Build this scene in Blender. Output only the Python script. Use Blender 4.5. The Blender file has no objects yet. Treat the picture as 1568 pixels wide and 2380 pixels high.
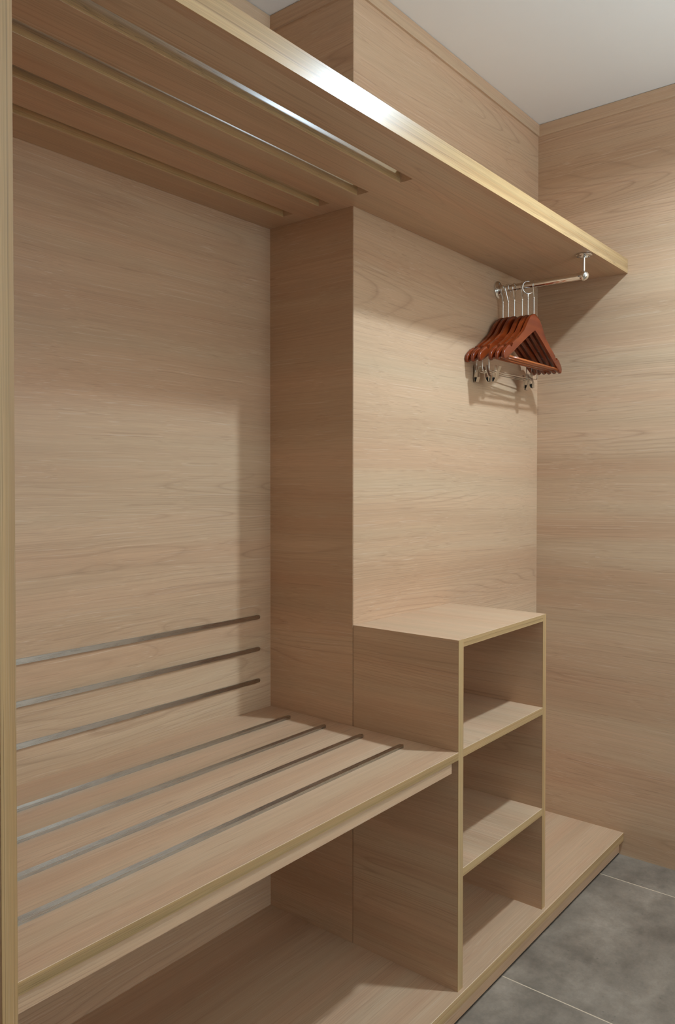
import bpy, bmesh, math, random
from mathutils import Vector, Matrix
random.seed(4)
S = 1.27                      # survey units -> metres
SC = bpy.context.scene
COL = SC.collection

# ---------------------------------------------------------------- survey (units, x right, y into the wall, z up)
W, D1 = .7651, .2054                  # right wall, depth of the alcove behind the pillar face
ZC, ZG = 1.7955, 1.7655               # ceiling, underside of the crown strip
ZS, TS, DS = 1.3847, .0328, -.226     # slatted shelf
ZB, TB, DB = .45, .0123, -.2189       # bench
ZP, PB, DP, DK = .0544, .0355, -.2251, -.2144   # platform
WU, DU, ZU, TP = .3363, -.2182, .6332, .0157    # shelving unit
XL = -.765                            # inner face of the left partition
TH = .0127                            # board thickness in the unit
RX, RZ = .5506, 1.339                 # clothes rail

# ---------------------------------------------------------------- materials
def new_mat(name):
    m = bpy.data.materials.new(name); m.use_nodes = True
    nt = m.node_tree; nt.nodes.clear()
    return m, nt
def nd(nt, t, **kw):
    n = nt.nodes.new(t)
    for k, v in kw.items():
        if k == 'inp':
            for a, b in v.items(): n.inputs[a].default_value = b
        else: setattr(n, k, v)
    return n
def srgb(r, g, b):
    f = lambda c: (c/255/12.92 if c/255 <= .04045 else ((c/255+.055)/1.055)**2.4)
    return (f(r), f(g), f(b), 1)
def ramp(nt, fac, stops, interp='LINEAR'):
    n = nd(nt, 'ShaderNodeValToRGB'); n.color_ramp.interpolation = interp
    els = n.color_ramp.elements
    while len(els) < len(stops): els.new(.5)
    for e, (p, c) in zip(els, stops): e.position = p; e.color = c if len(c) == 4 else (*c, 1)
    nt.links.new(fac, n.inputs['Fac']); return n.outputs['Color']
def g(v): return (v, v, v, 1)
def mixc(nt, a, b, fac, mode='MIX'):
    n = nd(nt, 'ShaderNodeMix', data_type='RGBA', blend_type=mode)
    L = nt.links
    if hasattr(fac, 'is_linked'): L.new(fac, n.inputs[0])
    else: n.inputs[0].default_value = fac
    for s, v in ((6, a), (7, b)):
        if hasattr(v, 'is_linked'): L.new(v, n.inputs[s])
        else: n.inputs[s].default_value = v
    return n.outputs[2]
def mth(nt, op, a, b=None, c=None):
    n = nd(nt, 'ShaderNodeMath', operation=op)
    for i, v in enumerate((a, b, c)):
        if v is None: continue
        if hasattr(v, 'is_linked'): nt.links.new(v, n.inputs[i])
        else: n.inputs[i].default_value = v
    return n.outputs[0]
def noise(nt, vec, scale=1, detail=2, rough=.5, dist=0):
    n = nd(nt, 'ShaderNodeTexNoise', inp={'Scale': scale, 'Detail': detail, 'Roughness': rough, 'Distortion': dist})
    nt.links.new(vec, n.inputs['Vector']); return n.outputs['Fac']

def wood(name, axis, ca, cb, line, grain=1.0, rough=.42, warp=.02, band=11, fine=260, bump=.12, lightline=.34, spec=.4):
    m, nt = new_mat(name); L = nt.links
    tc = nd(nt, 'ShaderNodeTexCoord'); oi = nd(nt, 'ShaderNodeObjectInfo')
    off = nd(nt, 'ShaderNodeVectorMath', operation='SCALE', inp={0: (13.7, 9.1, 17.3)})
    L.new(oi.outputs['Random'], off.inputs['Scale'])
    add = nd(nt, 'ShaderNodeVectorMath', operation='ADD')
    L.new(tc.outputs['Object'], add.inputs[0]); L.new(off.outputs[0], add.inputs[1])
    P = add.outputs[0]
    def sc(along, cross):
        v = nd(nt, 'ShaderNodeVectorMath', operation='MULTIPLY')
        s = [cross]*3; s['XYZ'.index(axis)] = along
        v.inputs[1].default_value = s; return v
    # slow waviness of the figure
    w1 = sc(1.3, 3.2); L.new(P, w1.inputs[0])
    wn = nd(nt, 'ShaderNodeTexNoise', inp={'Scale': 1, 'Detail': 1.2}); L.new(w1.outputs[0], wn.inputs['Vector'])
    ce = nd(nt, 'ShaderNodeVectorMath', operation='SUBTRACT', inp={1: (.5, .5, .5)}); L.new(wn.outputs['Color'], ce.inputs[0])
    ws = nd(nt, 'ShaderNodeVectorMath', operation='SCALE', inp={'Scale': warp}); L.new(ce.outputs[0], ws.inputs[0])
    wa = nd(nt, 'ShaderNodeVectorMath', operation='ADD'); L.new(P, wa.inputs[0]); L.new(ws.outputs[0], wa.inputs[1])
    w2 = sc(6, 16); L.new(P, w2.inputs[0])
    wn2 = nd(nt, 'ShaderNodeTexNoise', inp={'Scale': 1, 'Detail': 1.0}); L.new(w2.outputs[0], wn2.inputs['Vector'])
    ce2 = nd(nt, 'ShaderNodeVectorMath', operation='SUBTRACT', inp={1: (.5, .5, .5)}); L.new(wn2.outputs['Color'], ce2.inputs[0])
    ws2 = nd(nt, 'ShaderNodeVectorMath', operation='SCALE', inp={'Scale': warp*.22}); L.new(ce2.outputs[0], ws2.inputs[0])
    wb = nd(nt, 'ShaderNodeVectorMath', operation='ADD'); L.new(wa.outputs[0], wb.inputs[0]); L.new(ws2.outputs[0], wb.inputs[1])
    Q = wb.outputs[0]
    def n2(along, cross, detail=2, rough=.5):
        v = sc(along, cross); L.new(Q, v.inputs[0]); return noise(nt, v.outputs[0], 1, detail, rough)
    broad = n2(.35, band, 3, .5)
    col = ramp(nt, broad, [(.32, cb), (.64, ca)])
    # growth lines: iso-contours of a slow field
    fld = n2(.22, band*.8, 1, .5)
    saw = mth(nt, 'FRACT', mth(nt, 'MULTIPLY', fld, 60))
    ring = ramp(nt, saw, [(.0, g(1)), (.06, g(.5)), (.2, g(.12)), (.6, g(0)), (.9, g(.15)), (1, g(.9))])
    msk = ramp(nt, n2(.7, 6, 2), [(.46, g(0)), (.64, g(1))])
    rf = mth(nt, 'MULTIPLY', mth(nt, 'MULTIPLY', ring, msk), .33*grain)
    col = mixc(nt, col, line, rf)
    col = mixc(nt, col, ramp(nt, n2(.3, band*1.9, 2), [(.35, (1.035, .985, .955)), (.65, (.965, 1.01, 1.0))]), .8, 'MULTIPLY')
    # fine fibre
    fib = n2(.8, fine*2.2, 2, .6)
    col = mixc(nt, col, ramp(nt, fib, [(.3, g(.84)), (.7, g(1.12))]), .42*grain, 'MULTIPLY')
    fib2 = n2(.35, fine*.6, 3, .6)
    col = mixc(nt, col, ramp(nt, fib2, [(.3, g(.88)), (.7, g(1.09))]), .40*grain, 'MULTIPLY')
    mic = n2(22, fine*4.2, 1)
    col = mixc(nt, col, ramp(nt, mic, [(.3, g(.90)), (.7, g(1.09))]), .30*grain, 'MULTIPLY')
    # long pale pores and dark hairlines
    po = ramp(nt, n2(.5, fine*2.6, 1), [(.655, g(0)), (.715, g(.75))])
    col = mixc(nt, col, mixc(nt, ca, (1, .95, .84, 1), .40), mth(nt, 'MULTIPLY', po, lightline*grain))
    dk = ramp(nt, n2(.5, fine*2.2, 1), [(.645, g(0)), (.71, g(.9))])
    col = mixc(nt, col, line, mth(nt, 'MULTIPLY', dk, .30*grain))
    b = nd(nt, 'ShaderNodeBsdfPrincipled', inp={'Roughness': rough, 'Specular IOR Level': spec})
    L.new(col, b.inputs['Base Color'])
    rr = mth(nt, 'MULTIPLY_ADD', fib, .16, rough-.08); L.new(rr, b.inputs['Roughness'])
    bp = nd(nt, 'ShaderNodeBump', inp={'Strength': bump, 'Distance': .0006})
    L.new(fib2, bp.inputs['Height']); L.new(bp.outputs[0], b.inputs['Normal'])
    o = nd(nt, 'ShaderNodeOutputMaterial'); L.new(b.outputs[0], o.inputs[0])
    return m
CA, CB, CL = srgb(198, 166, 136), srgb(184, 149, 119), srgb(118, 86, 62)
WX = wood('oak_laminate_x', 'X', CA, CB, CL)
WY = wood('oak_laminate_y', 'Y', CA, CB, CL)
WALLX = wood('oak_panel_x', 'X', CA, CB, CL, band=7, warp=.03)
WALLY = wood('oak_panel_y', 'Y', CA, CB, CL, band=7, warp=.03)
EA, EB, EL = srgb(190, 155, 110), srgb(164, 131, 90), srgb(98, 76, 48)
EX = wood('oak_edging_x', 'X', EA, EB, EL, grain=1.8, rough=.3, warp=.004, band=60, fine=420, bump=.05, lightline=.2, spec=.5)
EZ = wood('oak_edging_z', 'Z', EA, EB, EL, grain=1.8, rough=.34, warp=.004, band=60, fine=420, bump=.05, lightline=.2, spec=.5)
EY = wood('oak_edging_y', 'Y', EA, EB, EL, grain=1.8, rough=.34, warp=.004, band=60, fine=420, bump=.05, lightline=.2, spec=.5)
CHERRY = wood('cherry_lacquer', 'X', srgb(130, 54, 20), srgb(106, 39, 13), srgb(62, 18, 6), grain=.55, rough=.24, warp=.004, band=30, fine=300, bump=.02, lightline=.0, spec=.6)

HONEY = wood('honey_lacquer', 'X', srgb(172, 90, 42), srgb(150, 72, 30), srgb(96, 42, 16), grain=.5, rough=.24, warp=.004, band=30, fine=300, bump=.02, lightline=.0, spec=.6)
def simple(name, col, rough=.5, metal=0, spec=.5, aniso=0):
    m, nt = new_mat(name)
    b = nd(nt, 'ShaderNodeBsdfPrincipled', inp={'Base Color': col, 'Roughness': rough, 'Metallic': metal, 'Specular IOR Level': spec, 'Anisotropic': aniso})
    o = nd(nt, 'ShaderNodeOutputMaterial'); nt.links.new(b.outputs[0], o.inputs[0]); return m
PALE = simple('pale_edge_line', srgb(228, 204, 174), .35)
CHROME = simple('polished_chrome', (.82, .80, .77, 1), .07, 1)
WIRE = simple('bright_wire', (.78, .77, .74, 1), .16, 1)
CLIPM = simple('nickel_plate', (.72, .69, .62, 1), .24, 1)
RUBBER_AND_GAP = simple('black_rubber_and_gap_shade', (.012, .011, .010, 1), .55)  # black of clip pads, and of the gap shade painted under the plinth
SCREW = simple('dull_screw', (.35, .34, .33, 1), .3, 1)

def brushed(name):
    m, nt = new_mat(name); L = nt.links
    tc = nd(nt, 'ShaderNodeTexCoord')
    v = nd(nt, 'ShaderNodeVectorMath', operation='MULTIPLY', inp={1: (7, 1500, 1500)}); L.new(tc.outputs['Object'], v.inputs[0])
    n = noise(nt, v.outputs[0], 1, 2)
    v2 = nd(nt, 'ShaderNodeVectorMath', operation='MULTIPLY', inp={1: (16, 90, 90)}); L.new(tc.outputs['Object'], v2.inputs[0])
    sm = noise(nt, v2.outputs[0], 1, 4)
    b = nd(nt, 'ShaderNodeBsdfPrincipled', inp={'Metallic': 1, 'Anisotropic': .88})
    L.new(ramp(nt, sm, [(.25, (.47, .45, .41)), (.75, (.53, .51, .46))]), b.inputs['Base Color'])
    L.new(mth(nt, 'ADD', mth(nt, 'MULTIPLY', n, .08), mth(nt, 'MULTIPLY_ADD', sm, .05, .215)), b.inputs['Roughness'])
    tg = nd(nt, 'ShaderNodeCombineXYZ', inp={0: 0.0, 1: .7071, 2: .7071}); L.new(tg.outputs[0], b.inputs['Tangent'])
    bp = nd(nt, 'ShaderNodeBump', inp={'Strength': .08, 'Distance': .0003}); L.new(n, bp.inputs['Height']); L.new(bp.outputs[0], b.inputs['Normal'])
    o = nd(nt, 'ShaderNodeOutputMaterial'); L.new(b.outputs[0], o.inputs[0]); return m
STEEL = brushed('brushed_steel')

def paint(name, c, var=.05):
    m, nt = new_mat(name); L = nt.links
    tc = nd(nt, 'ShaderNodeTexCoord')
    n = noise(nt, tc.outputs['Object'], 2.2, 4, .6); f = noise(nt, tc.outputs['Object'], 260, 2)
    b = nd(nt, 'ShaderNodeBsdfPrincipled', inp={'Roughness': .8, 'Specular IOR Level': .2})
    L.new(mixc(nt, c, ramp(nt, n, [(.3, g(1-var)), (.7, g(1+var))]), 1, 'MULTIPLY'), b.inputs['Base Color'])
    bp = nd(nt, 'ShaderNodeBump', inp={'Strength': .06, 'Distance': .0005}); L.new(f, bp.inputs['Height']); L.new(bp.outputs[0], b.inputs['Normal'])
    o = nd(nt, 'ShaderNodeOutputMaterial'); L.new(b.outputs[0], o.inputs[0]); return m
PAINT = paint('ceiling_paint', srgb(228, 224, 217), .02)
ROOMWALL = paint('plaster_paint', srgb(236, 234, 230), .02)

def tiles():
    m, nt = new_mat('grey_stone_tile'); L = nt.links
    tc = nd(nt, 'ShaderNodeTexCoord'); P = tc.outputs['Object']
    sep = nd(nt, 'ShaderNodeSeparateXYZ'); L.new(P, sep.inputs[0])
    T = .4789*S
    def joint(o, off):
        d = mth(nt, 'PINGPONG', mth(nt, 'ADD', o, off), T/2)      # distance to the joint
        return mth(nt, 'LESS_THAN', d, .0014)
    def cell(o, off): return mth(nt, 'FLOOR', mth(nt, 'DIVIDE', mth(nt, 'ADD', o, off), T))
    ox, oy = -.16315*S + 10*T, .207*S + 10*T
    j = mth(nt, 'MAXIMUM', joint(sep.outputs[0], ox), joint(sep.outputs[1], oy))
    cv = nd(nt, 'ShaderNodeCombineXYZ'); L.new(cell(sep.outputs[0], ox), cv.inputs[0]); L.new(cell(sep.outputs[1], oy), cv.inputs[1])
    wn = nd(nt, 'ShaderNodeTexWhiteNoise', noise_dimensions='3D'); L.new(cv.outputs[0], wn.inputs['Vector'])
    sh = nd(nt, 'ShaderNodeVectorMath', operation='MULTIPLY_ADD', inp={1: (7, 7, 7)}); L.new(wn.outputs['Color'], sh.inputs[0]); L.new(P, sh.inputs[2])
    Q = sh.outputs[0]
    a = noise(nt, Q, 5.5, 6, .62, .3); b_ = noise(nt, Q, 26, 5, .7); c_ = noise(nt, Q, 120, 3, .7)
    st = nd(nt, 'ShaderNodeVectorMath', operation='MULTIPLY', inp={1: (5, 16, 1)}); L.new(Q, st.inputs[0])
    s_ = noise(nt, st.outputs[0], 1, 4, .6)
    col = ramp(nt, a, [(.30, srgb(112, 100, 88)), (.52, srgb(135, 122, 108)), (.72, srgb(155, 141, 126))])
    col = mixc(nt, col, ramp(nt, b_, [(.3, g(.80)), (.7, g(1.17))]), .75, 'MULTIPLY')
    col = mixc(nt, col, ramp(nt, s_, [(.3, g(.86)), (.7, g(1.12))]), .7, 'MULTIPLY')
    col = mixc(nt, col, ramp(nt, c_, [(.3, g(.88)), (.7, g(1.1))]), .6, 'MULTIPLY')
    pit = ramp(nt, noise(nt, Q, 75, 2), [(.72, g(0)), (.78, g(1))]); col = mixc(nt, col, srgb(70, 66, 60), mth(nt, 'MULTIPLY', pit, .4))
    col = mixc(nt, col, srgb(208, 188, 162), j)
    b = nd(nt, 'ShaderNodeBsdfPrincipled', inp={'Roughness': .5, 'Specular IOR Level': .35})
    L.new(col, b.inputs['Base Color']); L.new(mth(nt, 'MULTIPLY_ADD', b_, .2, .4), b.inputs['Roughness'])
    bp = nd(nt, 'ShaderNodeBump', inp={'Strength': .12, 'Distance': .001}); L.new(c_, bp.inputs['Height']); L.new(bp.outputs[0], b.inputs['Normal'])
    o = nd(nt, 'ShaderNodeOutputMaterial'); L.new(b.outputs[0], o.inputs[0]); return m
TILE = tiles()

# ---------------------------------------------------------------- mesh helpers (survey units in, metres out)
def finish(name, bm, mat, parent=None, origin=(0, 0, 0), bevel=0, smooth=False, segs=2):
    """origin in survey units: mesh is shifted so that the object's origin is there"""
    if bevel:
        bmesh.ops.bevel(bm, geom=[e for e in bm.edges if len(e.link_faces) == 2 and e.calc_face_angle(0) > .6],
                        offset=bevel, segments=segs, profile=.6, affect='EDGES', clamp_overlap=True)
    bmesh.ops.recalc_face_normals(bm, faces=bm.faces)
    me = bpy.data.meshes.new(name); bm.to_mesh(me); bm.free()
    o = Vector(origin)*S
    me.transform(Matrix.Translation(-o))
    me.materials.append(mat)
    if mat is EX and name == 'edge_band':       # paler colour on the upward faces along the upper edge
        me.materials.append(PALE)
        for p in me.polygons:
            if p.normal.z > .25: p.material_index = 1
    if smooth:
        for p in me.polygons: p.use_smooth = True
    ob = bpy.data.objects.new(name, me); COL.objects.link(ob)
    if parent is not None:
        ob.parent = parent
        # mesh was given in world survey units: keep it there
        if parent.get('_o') is not None: ob.location = o - Vector(parent['_o'])
        else: ob.location = o
    else: ob.location = o
    return ob
def box(bm, x0, x1, y0, y1, z0, z1, k=S):
    v = [bm.verts.new((x*k, y*k, z*k)) for x in (x0, x1) for y in (y0, y1) for z in (z0, z1)]
    for f in ((0, 1, 3, 2), (4, 6, 7, 5), (0, 4, 5, 1), (2, 3, 7, 6), (0, 2, 6, 4), (1, 5, 7, 3)):
        bm.faces.new([v[i] for i in f])
    return bm
def B(x0, x1, y0, y1, z0, z1): return box(bmesh.new(), x0, x1, y0, y1, z0, z1)
def prism(bm, pts, axis, a0, a1, k=S):
    """extrude a polygon; axis = 'Z' pts (x,y), 'Y' pts (x,z), 'X' pts (y,z)"""
    def P(p, a):
        q = {'Z': (p[0], p[1], a), 'Y': (p[0], a, p[1]), 'X': (a, p[0], p[1])}[axis]
        return bm.verts.new([c*k for c in q])
    A = [P(p, a0) for p in pts]; C = [P(p, a1) for p in pts]; n = len(pts)
    bm.faces.new(A); bm.faces.new(C[::-1])
    for i in range(n): bm.faces.new((A[i], C[i], C[(i+1) % n], A[(i+1) % n]))
    return bm
def tube(bm, pts, r, n=10, closed=False, k=1.0, cap=True):
    pts = [Vector(p)*k for p in pts]; N = len(pts); rings = []
    ref = None
    for i in range(N):
        a = pts[i-1] if (i or closed) else pts[0]; b = pts[(i+1) % N] if (i < N-1 or closed) else pts[-1]
        t = (b-a).normalized()
        if ref is None:
            ref = Vector((0, 0, 1)) if abs(t.z) < .9 else Vector((1, 0, 0))
        u = (ref - t*ref.dot(t)).normalized(); ref = u; w = t.cross(u)
        rr = r[i] if isinstance(r, (list, tuple)) else r
        rings.append([bm.verts.new(pts[i] + (u*math.cos(2*math.pi*j/n) + w*math.sin(2*math.pi*j/n))*rr) for j in range(n)])
    for i in range(N if closed else N-1):
        A, C = rings[i], rings[(i+1) % N]
        for j in range(n): bm.faces.new((A[j], A[(j+1) % n], C[(j+1) % n], C[j]))
    if not closed and cap: bm.faces.new(rings[0][::-1]); bm.faces.new(rings[-1])
    return bm
def lathe(bm, prof, c, axis='Z', n=36):
    """prof: (radius, height) metres along axis from point c (metres)"""
    c = Vector(c); rows = []
    for r, h in prof:
        row = []
        for j in range(n):
            a = 2*math.pi*j/n; p, q = r*math.cos(a), r*math.sin(a)
            v = {'Z': (p, q, h), 'Y': (p, h, q), 'X': (h, p, q)}[axis]
            row.append(bm.verts.new(c + Vector(v)))
        rows.append(row)
    for A, C in zip(rows, rows[1:]):
        for j in range(n): bm.faces.new((A[j], A[(j+1) % n], C[(j+1) % n], C[j]))
    bm.faces.new(rows[0]); bm.faces.new(rows[-1][::-1])
    return bm
def cut(ob, cutters):
    """subtract a list of bmesh shapes from ob's mesh"""
    bm = bmesh.new()
    for c in cutters:
        t = bpy.data.meshes.new('t'); c.to_mesh(t); bm.from_mesh(t); c.free(); bpy.data.meshes.remove(t)
    bmesh.ops.recalc_face_normals(bm, faces=bm.faces)
    me = bpy.data.meshes.new('cutter'); bm.to_mesh(me); bm.free()
    co = bpy.data.objects.new('cutter', me); COL.objects.link(co); co.location = ob.location; co.parent = ob.parent
    md = ob.modifiers.new('cut', 'BOOLEAN'); md.object = co; md.operation = 'DIFFERENCE'; md.solver = 'EXACT'
    bpy.context.view_layer.update()
    ev = ob.evaluated_get(bpy.context.evaluated_depsgraph_get())
    nm = bpy.data.meshes.new_from_object(ev)
    old = ob.data; ob.modifiers.clear(); ob.data = nm; nm.name = ob.name
    bpy.data.meshes.remove(old); bpy.data.objects.remove(co); bpy.data.meshes.remove(me)
def edge_bevel(ob, w=.0007):
    md = ob.modifiers.new('soft_edges', 'BEVEL'); md.width = w; md.segments = 2; md.limit_method = 'ANGLE'; md.angle_limit = .7
def tag(o, label, cat=None, group=None, kind=None):
    o['label'] = label
    if cat: o['category'] = cat
    if group: o['group'] = group
    if kind: o['kind'] = kind
    return o
def thing(name, label, cat, origin, group=None):
    o = bpy.data.objects.new(name, None); COL.objects.link(o)
    o.empty_display_size = .05
    o.location = Vector(origin)*S; o['_o'] = list(Vector(origin)*S)
    return tag(o, label, cat, group)
def structure(name, bm, mat, label, bevel=0):
    o = finish(name, bm, mat, bevel=bevel); return tag(o, label, 'room', kind='structure')

# ---------------------------------------------------------------- the room
XR0, YR0 = -2.3, -3.6                # far ends of the room behind the camera
Tk = .03
structure('floor', B(XR0, W, YR0, D1, -.04, 0), TILE, 'grey stone tile floor with pale joints')
structure('ceiling', B(XR0, W, YR0, D1, ZC, ZC+.04), PAINT, 'off white painted ceiling')
structure('wall_alcove', B(XR0, 0, D1, D1+Tk, 0, ZC), WALLX, 'light oak panelled back of the alcove on the left')
structure('wall_right', B(W, W+Tk, YR0, D1, 0, ZC), WALLY, 'light oak panelled wall at the right')
bm = bmesh.new()
prism(bm, [(0.0011, 0), (W, 0), (W, D1), (0.0011, D1)], 'Z', 0, ZC)
structure('wall_back', bm, WALLX, 'light oak panelled wall front of the boxed column, behind the hangers')
structure('wall_return', B(0, .0010, .0006, D1, 0, ZC), WALLY, 'oak panelled side of the boxed column facing the alcove')
structure('wall_front', B(XR0, W, YR0-Tk, YR0, 0, ZC), ROOMWALL, 'plain wall opposite the wardrobe')
structure('wall_left', B(XR0-Tk, XR0, YR0, D1, 0, ZC), ROOMWALL, 'plain wall at the far left of the room')
CP = .0045
structure('trim_1', B(XL, -CP, D1-CP, D1, ZG, ZC-.0012), WX, 'oak crown strip over the alcove')
structure('trim_2', B(-CP, 0, 0, D1, ZG, ZC-.0012), WY, 'oak crown strip on the column side')
structure('trim_3', B(-CP, W, -CP, 0, ZG, ZC-.0012), WX, 'oak crown strip over the column front')
structure('trim_4', B(W-CP, W, YR0, -CP, ZG, ZC-.0012), WY, 'oak crown strip on the right wall')

# ---------------------------------------------------------------- left partition
t = thing('partition_panel', 'tall light oak partition board at the left picture edge, seen by its front edge', 'panel', (XL-.0071, DP, 0))
finish('panel', B(XL-.0142, XL, DP+.0012, D1, .0, ZC-.0015), wood('oak_laminate_z', 'Z', CA, CB, CL), t, bevel=.0006)
tag(finish('edge_band', B(XL-.0142, XL, DP, DP+.0012, .0, ZC-.0015), EZ, t, bevel=.0005), 'yellowish oak edging')

# ---------------------------------------------------------------- platform
G = .0004
t = thing('platform', 'low oak platform along the wall, carrying the shelving unit', 'platform', (0, DP, 0))
bm = prism(bmesh.new(), [(XL+G, DP+.0010), (W-G, DP+.0010), (W-G, -G), (-G, -G), (-G, D1-G), (XL+G, D1-G)], 'Z', PB, ZP)
finish('deck', bm, WX, t, bevel=.0005)
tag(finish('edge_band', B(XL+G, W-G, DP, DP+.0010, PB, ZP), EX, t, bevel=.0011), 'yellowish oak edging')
finish('plinth', B(XL+G, W-G, DK, DK+.014, .0034, PB), WX, t)
tag(finish('base_gap_shade', B(XL+G, W-G, DK+.0008, DK+.012, 0, .0034), RUBBER_AND_GAP, t), 'black strip for the shadow gap along the floor')  # shade of the gap under the plinth, put in as solid black

# ---------------------------------------------------------------- shelving unit
t = thing('shelving_unit', 'open oak shelving unit with three compartments on the platform', 'shelving unit', (WU/2, DU, ZP))
EBD = .0010
def panel_with_band(name, x0, x1, z0, z1, mat, emat, back=-G):
    p = finish(name, B(x0, x1, DU+EBD, back, z0, z1), mat, t, bevel=.0004)
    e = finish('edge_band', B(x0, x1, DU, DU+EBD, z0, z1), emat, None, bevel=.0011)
    e.parent = p; e.location = -p.matrix_basis.translation
    e.location = Vector((0, 0, 0)); e.matrix_parent_inverse = Matrix.Identity(4)
    tag(e, 'yellowish oak edging')
    return p
panel_with_band('side_panel', 0, TP, ZP, ZU, WY, EZ, -.0012)
panel_with_band('side_panel', WU-.0145, WU, ZP, ZU, WY, EZ)
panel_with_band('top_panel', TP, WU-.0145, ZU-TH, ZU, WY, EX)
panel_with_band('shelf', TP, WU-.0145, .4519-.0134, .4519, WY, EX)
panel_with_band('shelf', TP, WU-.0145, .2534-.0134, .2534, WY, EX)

# ---------------------------------------------------------------- bench
def capsule(x0, x1, y, w, n=8):
    r = w/2
    return [(x0, y-r)] + [(x1-r + r*math.sin(math.pi*i/n), y - r*math.cos(math.pi*i/n)) for i in range(n+1)] + [(x0, y+r)]
bn = thing('luggage_bench', 'oak luggage bench with steel rub strips in the alcove', 'bench', ((XL)/2, DB, ZB-TB))
seat = finish('seat_board', B(XL+G, -G*2, DB+.0010, D1-G, ZB-TB, ZB), WX, bn, bevel=.0004)
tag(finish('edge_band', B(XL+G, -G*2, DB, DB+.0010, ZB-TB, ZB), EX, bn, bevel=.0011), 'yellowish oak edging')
finish('apron', B(XL+G, -.0185, DB+.0024, DB+.016, ZB-TB-.0175, ZB-TB), WX, bn, bevel=.0004)
BW, BH = .0092, .0043
strips = []
for y in (.1219, .0355, -.0488, -.1322):
    bm = prism(bmesh.new(), capsule(XL+.004, -.0348, y+.0005, BW), 'Z', ZB-.0004, ZB+BH)
    tag(finish('rub_strip', bm, STEEL, bn, bevel=.0007, segs=3), 'brushed steel strip')
# ---------------------------------------------------------------- strips on the alcove wall
for z, lab in ((.6304, 'topmost of the three steel strips on the alcove wall above the bench'),
               (.5685, 'middle one of the three steel strips on the alcove wall above the bench'),
               (.5073, 'lowest of the three steel strips on the alcove wall, nearest the bench')):
    bm = prism(bmesh.new(), capsule(XL+.004, -.0318, z, .0078), 'Y', D1-.0032, D1-.0002)
    o = finish('wall_strip', bm, STEEL, None, origin=(-.4, D1, z), bevel=.0007, segs=3)
    tag(o, lab, 'metal strip', 'steel strips on the alcove wall')

# ---------------------------------------------------------------- slatted shelf
sh = thing('slatted_shelf', 'long oak overhead shelf with slots, spanning to the right wall', 'shelf', (0, DS, ZS))
TB2 = .0278
bm = prism(bmesh.new(), [(XL+G, DS+.0150), (W-G, DS+.0150), (W-G, -G), (-G, -G), (-G, D1-G), (XL+G, D1-G)], 'Z', ZS, ZS+TB2)
bd = finish('slatted_board', bm, WX, sh)
SLOTS = (-.1509, -.0618, .0249, .1121)
SKEW = (-.0085, -.0068, -.0045, -.0015)       # the slots run a touch out of parallel
cut(bd, [prism(bmesh.new(), [(XL+.004, y+d), (-.0373, y), (-.0373, y+.0242), (XL+.004, y+.0242+d)], 'Z', ZS-.02, ZS+TS+.02) for y, d in zip(SLOTS, SKEW)])
bd.data.materials.clear(); bd.data.materials.append(WX); bd.data.materials.append(EX)
for p in bd.data.polygons:
    c = p.center/S
    p.material_index = 1 if abs(p.normal.y) > .9 and c.x < -.05 and -.165 < c.y < .14 else 0
finish('front_lip', B(XL+G, W-G, DS+.0010, DS+.0150, ZS, ZS+TS), WX, sh, bevel=.0004)
edge_bevel(bd, .0007)
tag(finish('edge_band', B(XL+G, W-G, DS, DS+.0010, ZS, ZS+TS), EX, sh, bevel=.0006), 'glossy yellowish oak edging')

# ---------------------------------------------------------------- clothes rail
rc = Vector((RX, 0, RZ))*S
rl = thing('clothes_rail', 'short chrome clothes rail below the shelf, holding the hangers', 'rail', (RX, 0, RZ))
RR = .0098
yb = -.2048*S
finish('tube', tube(bmesh.new(), [(rc.x, -.003, rc.z), (rc.x, yb+.008, rc.z)], RR, 32), CHROME, rl, smooth=False)
def flange(c, axis, sgn, r, name='flange'):
    bm = lathe(bmesh.new(), [(r*.98, 0), (r, sgn*.0012), (r, sgn*.0028), (r*.9, sgn*.0042), (r*.55, sgn*.0046), (r*.50, sgn*.0060), (r*.44, sgn*.010), (r*.30, sgn*.0105)], c, axis)
    f = finish(name, bm, CHROME, rl)
    for k in range(3):
        a = math.radians(90+120*k); p, q = r*.74*math.cos(a), r*.74*math.sin(a)
        cc = Vector(c) + (Vector((p, sgn*.0040, q)) if axis == 'Y' else Vector((p, q, sgn*.0040)))
        b2 = lathe(bmesh.new(), [(.0032, 0), (.0032, sgn*.0008), (.0018, sgn*.0014)], cc, axis, 12)
        s = finish('screw', b2, SCREW, None); s.parent = f
    return f
def shade(o, ang=.6):
    for p in o.data.polygons: p.use_smooth = True
    md = o.modifiers.new('split', 'EDGE_SPLIT'); md.split_angle = ang
flange((rc.x, -.0004, rc.z), 'Y', -1, .0255)
flange((rc.x, yb, ZS*S-.0003), 'Z', -1, .0225)
prof = [(max(.0003, .0135*math.sin(math.pi*i/18)), -.0135*math.cos(math.pi*i/18)) for i in range(19)]
finish('ball_joint', lathe(bmesh.new(), prof, (rc.x, yb, rc.z)), CHROME, rl)
finish('post', tube(bmesh.new(), [(rc.x, yb, rc.z+.010), (rc.x, yb, ZS*S-.004)], .0036, 20), CHROME, rl)
finish('set_screw', lathe(bmesh.new(), [(.0018, 0), (.0018, -.001), (.001, -.0014)], (rc.x-.0100, yb+.0105, rc.z-.002), 'X', 12), SCREW, rl)

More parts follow.
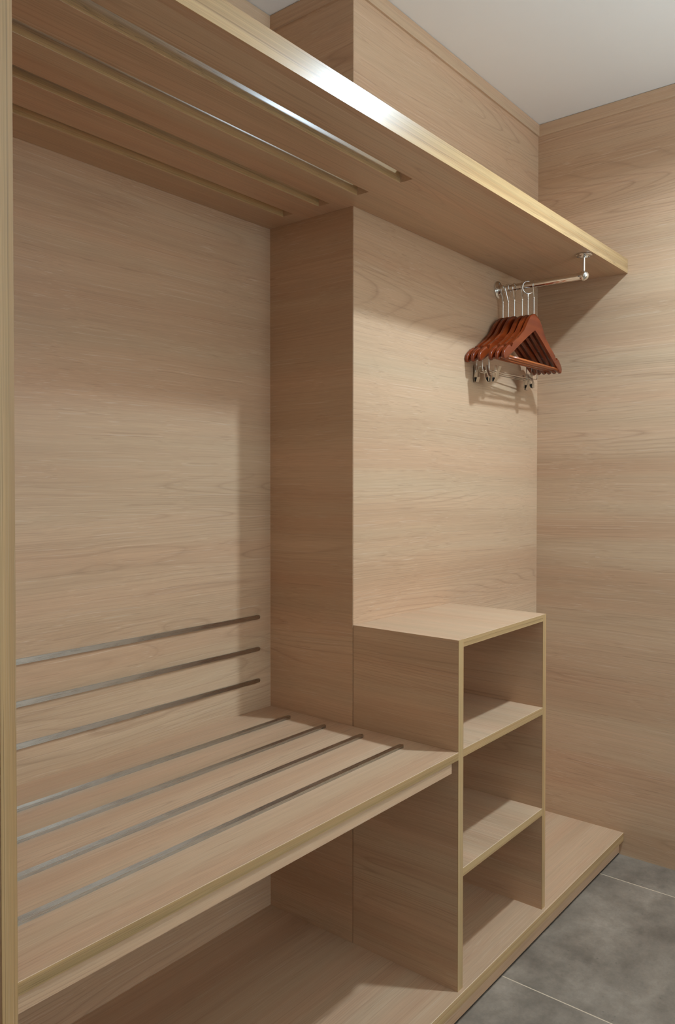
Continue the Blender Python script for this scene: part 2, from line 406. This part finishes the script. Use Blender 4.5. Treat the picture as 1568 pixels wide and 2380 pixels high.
# ---------------------------------------------------------------- coat hangers (metres, local: rail axis point at origin)
HALF = [(0, -.0670), (.007, -.0676), (.0135, -.0700), (.0205, -.0742), (.028, -.0802), (.035, -.0868), (.0425, -.0955), (.050, -.1048), (.058, -.1135), (.068, -.1222),
        (.082, -.1305), (.098, -.1392), (.1125, -.1466), (.1142, -.1570), (.1215, -.1585), (.1240, -.1510), (.134, -.1560), (.1435, -.1625), (.1500, -.1690), (.1530, -.1760), (.1512, -.1830), (.1455, -.1856)]
INNER = [(.1345, -.1808), (.088, -.1530), (.041, -.1252), (.006, -.1042), (0, -.1022)]
def hanger_body():
    out = [(-x, z) for x, z in reversed(HALF)][:-1] + HALF
    inn = INNER + [(-x, z) for x, z in reversed(INNER)][1:]
    # strip of quads between outer and inner contour keeps the concave shape clean
    pts = out + inn
    bm = prism(bmesh.new(), pts, 'Y', -.0037, .0037)
    bmesh.ops.bevel(bm, geom=[e for e in bm.edges if abs(e.verts[0].co.y-e.verts[1].co.y) < 1e-6], offset=.0024, segments=3, profile=.5, affect='EDGES', clamp_overlap=True)
    return bm
def ring_bm(R=.0150, w=.0011):
    bm = bmesh.new()
    cz = RR + w + .0004 - R
    pts = [(R*math.cos(math.radians(-40+260*i/24)), 0, R*math.sin(math.radians(-40+260*i/24)) + cz) for i in range(25)]
    bot = -.0365
    pts = [(.0012, 0, bot), (.0062, 0, bot+.0110)] + pts + [(-.0062, 0, bot+.0110), (-.0012, 0, bot)]
    tube(bm, pts, w, 10); return bm
def add(name, bm, mat, parent, smooth=True, ang=.6):
    o = finish(name, bm, mat, None)
    o.parent = parent
    if smooth: shade(o, ang)
    return o
BEND = -.2020
def clip_parts(h, x, tilt):
    c = bpy.data.objects.new('trouser_clip', bpy.data.meshes.new('trouser_clip')); COL.objects.link(c); c.parent = h
    z = BEND*S
    bm = bmesh.new()
    W2 = .0085
    for s in (-1, 1):
        # folded plate: flares at the top, closes at the jaw
        prof = [(s*.0074, .0175), (s*.0062, .0177), (s*.0030, .0010), (s*.0046, -.0150), (s*.0018, -.0285), (s*.0030, -.0292), (s*.0060, -.0152), (s*.0044, .0008)]
        m0 = len(bm.verts)
        prism(bm, prof, 'X', -W2, W2, 1.0)
    me = c.data
    bmesh.ops.recalc_face_normals(bm, faces=bm.faces); bm.to_mesh(me); bm.free(); me.materials.append(CLIPM)
    sp = add('clip_spring', tube(bmesh.new(), [(-.006, 0, .001), (.006, 0, .001)], .0040, 14), WIRE, c)
    for s in (-1, 1):
        bm = box(bmesh.new(), -W2*.8, W2*.8, min(s*.0006, s*.0030), max(s*.0006, s*.0030), -.0280, -.0170, 1.0)
        add('clip_pad', bm, RUBBER_AND_GAP, c, False)
    c.location = (x*S, 0, z); c.rotation_euler = (math.radians(tilt), 0, 0)
    return c
def make_hanger(name, label, clips):
    h = bpy.data.objects.new(name, None); COL.objects.link(h); h.empty_display_size = .05
    tag(h, label, 'hanger', 'wooden hangers on the clothes rail')
    add('hanger_body', hanger_body(), CHERRY, h, True, .9)
    if clips:
        x = .110
        add('clip_wire', tube(bmesh.new(), [(-x*S, 0, -.158*S), (-x*S, 0, (BEND+.006)*S), (-(x-.002)*S, 0, (BEND+.001)*S), (-(x-.008)*S, 0, BEND*S),
             ((x-.008)*S, 0, BEND*S), ((x-.002)*S, 0, (BEND+.001)*S), (x*S, 0, (BEND+.006)*S), (x*S, 0, -.158*S)], .0015, 8), WIRE, h)
    else:
        bm = box(bmesh.new(), -.1385, .1385, -.0030, .0030, -.1806, -.1746)
        bmesh.ops.bevel(bm, geom=bm.edges[:], offset=.0018, segments=3, affect='EDGES')
        br = add('trouser_bar', bm, HONEY, h, True, .9)
        cut(br, [B(x-.0012, x+.0012, -.01, .01, -.1762, -.17) for x in (-.098, .098)])
        br.data.materials.clear(); br.data.materials.append(HONEY); tag(br, 'lighter honey-coloured wooden bar')
    add('stem', tube(bmesh.new(), [(0, 0, -.0690*S), (0, 0, -.0315*S)], .0022, 12), WIRE, h)
    rg = add('ring', ring_bm(), WIRE, h)
    add('swivel', lathe(bmesh.new(), [(.0012, .0030), (.0030, .0022), (.0030, -.0016), (.0014, -.0028)], (0, 0, -.0315*S+.0006), 'Z', 14), CHROME, h)
    return h
proto = {True: make_hanger('coat_hanger', '', True), False: make_hanger('coat_hanger', '', False)}
used = set()
bm = bmesh.new(); R_, w_ = .0178, .0017
tube(bm, [(R_*math.cos(2*math.pi*i/36), 0, R_*math.sin(2*math.pi*i/36) + RR + w_ + .0004 - R_) for i in range(36)], w_, 10, closed=True)
tube(bm, [(0, 0, RR + w_ - 2*R_ + .0006), (0, 0, -.0295), (0, 0, -.0365)], [.0026, .0018, .0016], 12)
wr = add('ring', bm, CHROME, None); wide_ring = wr.data; bpy.data.objects.remove(wr)
def copy_tree(o, parent=None):
    c = o.copy(); COL.objects.link(c)
    if parent: c.parent = parent
    for ch in list(o.children): copy_tree(ch, c)
    return c
spots = [(-.0145, 3.7, True, 6, 'reddish wooden hanger with trouser clips, nearest the wall flange of the rail'),
         (-.0280, 3.5, True, -14, 'reddish wooden hanger with trouser clips, second from the wall on the rail'),
         (-.0432, 3.0, True, 16, 'reddish wooden hanger with trouser clips, third from the wall, just behind the barred hangers'),
         (-.0596, 0.4, False, 0, 'reddish wooden hanger with wooden bar, innermost of the three barred hangers'),
         (-.0738, 0.0, False, 55, 'reddish wooden hanger with wooden bar hanging from the ring turned towards the room'),
         (-.0880, -.4, False, 0, 'reddish wooden hanger with wooden bar, outermost and nearest the camera')]
hang = []
for i, (y, rz, clips, extra, lab) in enumerate(spots):
    if clips in used: h = copy_tree(proto[clips])
    else: h = proto[clips]; used.add(clips)
    h.location = (RX*S + (-.0045 if clips else .0035), y*S, RZ*S); h['label'] = lab
    hang.append(h)
for h, (y, rz, clips, extra, lab) in zip(hang, spots):
    a = -math.radians(rz)
    for ch in h.children:
        kind = ch.name.split('.')[0]
        if kind == 'ring': ch.rotation_euler.z = math.radians({0: 4, 1: -7, 2: 6, 3: 12, 4: -36, 5: 14}[hang.index(h)])
        elif kind not in ('stem', 'swivel'): ch.rotation_euler.z = a
for ch in hang[4].children:           # the one wide ring, turned towards the room
    if ch.name.split('.')[0] == 'ring': ch.data = wide_ring
# clips: one pair on every clip hanger, each at its own lean
for h, (y, rz, clips, extra, lab) in zip(hang, spots):
    if not clips: continue
    a = -math.radians(rz)
    k = hang.index(h)
    for x, tl in ((-.092+.015*(k-1), extra), (.106-.014*k, -extra*.7)):
        c = clip_parts(h, x, tl)
        c.location = (x*S*math.cos(a), x*S*math.sin(a), BEND*S); c.rotation_euler.z = a + math.radians(8)
for o in rl.children:
    if o.type == 'MESH': shade(o, .5)

for o in bpy.data.objects:
    if '_o' in o: del o['_o']

# ---------------------------------------------------------------- light
def spot(name, loc, power, size, col, cone=150, blend=.5):
    l = bpy.data.lights.new(name, 'SPOT'); l.energy = power; l.color = col; l.shadow_soft_size = size
    l.spot_size = math.radians(cone); l.spot_blend = blend
    o = bpy.data.objects.new(name, l); COL.objects.link(o); o.location = Vector(loc)*S; return o
LC = (.78, 1.01, 1.19)
spot('downlight', (.300, -.700, ZC-.012), 90, .035, LC, 164, .95)
for x in (-.9, -.1, .5):         # unseen fill lamps added to bounce light off the wall opposite the wardrobe
    o = spot('wall_bounce_fill', (x, -2.85, ZC-.012), 190, .04, LC, 115, .7)
    o.rotation_euler = (math.radians(-48), 0, 0)
o = spot('ceiling_fill', (-.05, -1.55, .86), 122, .24, LC, 156, .7)      # fill lamp added behind the camera, aimed up to brighten the ceiling
o.rotation_euler = (math.radians(180), 0, 0)
w = bpy.data.worlds.new('World'); SC.world = w; w.use_nodes = True
w.node_tree.nodes['Background'].inputs[0].default_value = (.5, .47, .42, 1); w.node_tree.nodes['Background'].inputs[1].default_value = .1

# ---------------------------------------------------------------- camera
q = dict(f=1822.4999, cx=773.7426, cy=1151.756, yaw=.6856, pitch=-.0164, roll=.0004, X=-1.1147, Y=-.8655, Z=.8901)
Fv = Vector((math.cos(q['yaw'])*math.cos(q['pitch']), math.sin(q['yaw'])*math.cos(q['pitch']), math.sin(q['pitch'])))
Rv = Vector((math.sin(q['yaw']), -math.cos(q['yaw']), 0)); Uv = Rv.cross(Fv)
c_, s_ = math.cos(q['roll']), math.sin(q['roll'])
R2 = Rv*c_ + Uv*s_; U2 = Uv*c_ - Rv*s_
cd = bpy.data.cameras.new('camera'); co = bpy.data.objects.new('camera', cd); COL.objects.link(co)
M = Matrix((R2, U2, -Fv)).transposed().to_4x4(); M.translation = Vector((q['X'], q['Y'], q['Z']))*S
co.matrix_world = M
cd.sensor_fit = 'VERTICAL'; cd.sensor_height = 36; cd.lens = q['f']*36/2380
cd.shift_x = (784-q['cx'])/2380; cd.shift_y = (q['cy']-1190)/2380
cd.clip_start = .02; cd.clip_end = 50
SC.camera = co

vs = SC.view_settings
vs.view_transform = 'Standard'; vs.look = 'None'; vs.gamma = 1; vs.use_curve_mapping = False
vs.exposure = 0
cy = SC.cycles
cy.use_denoising = True; cy.denoiser = 'OPENIMAGEDENOISE'
cy.max_bounces = 14; cy.diffuse_bounces = 10; cy.glossy_bounces = 6
cy.caustics_reflective = False; cy.sample_clamp_indirect = 6
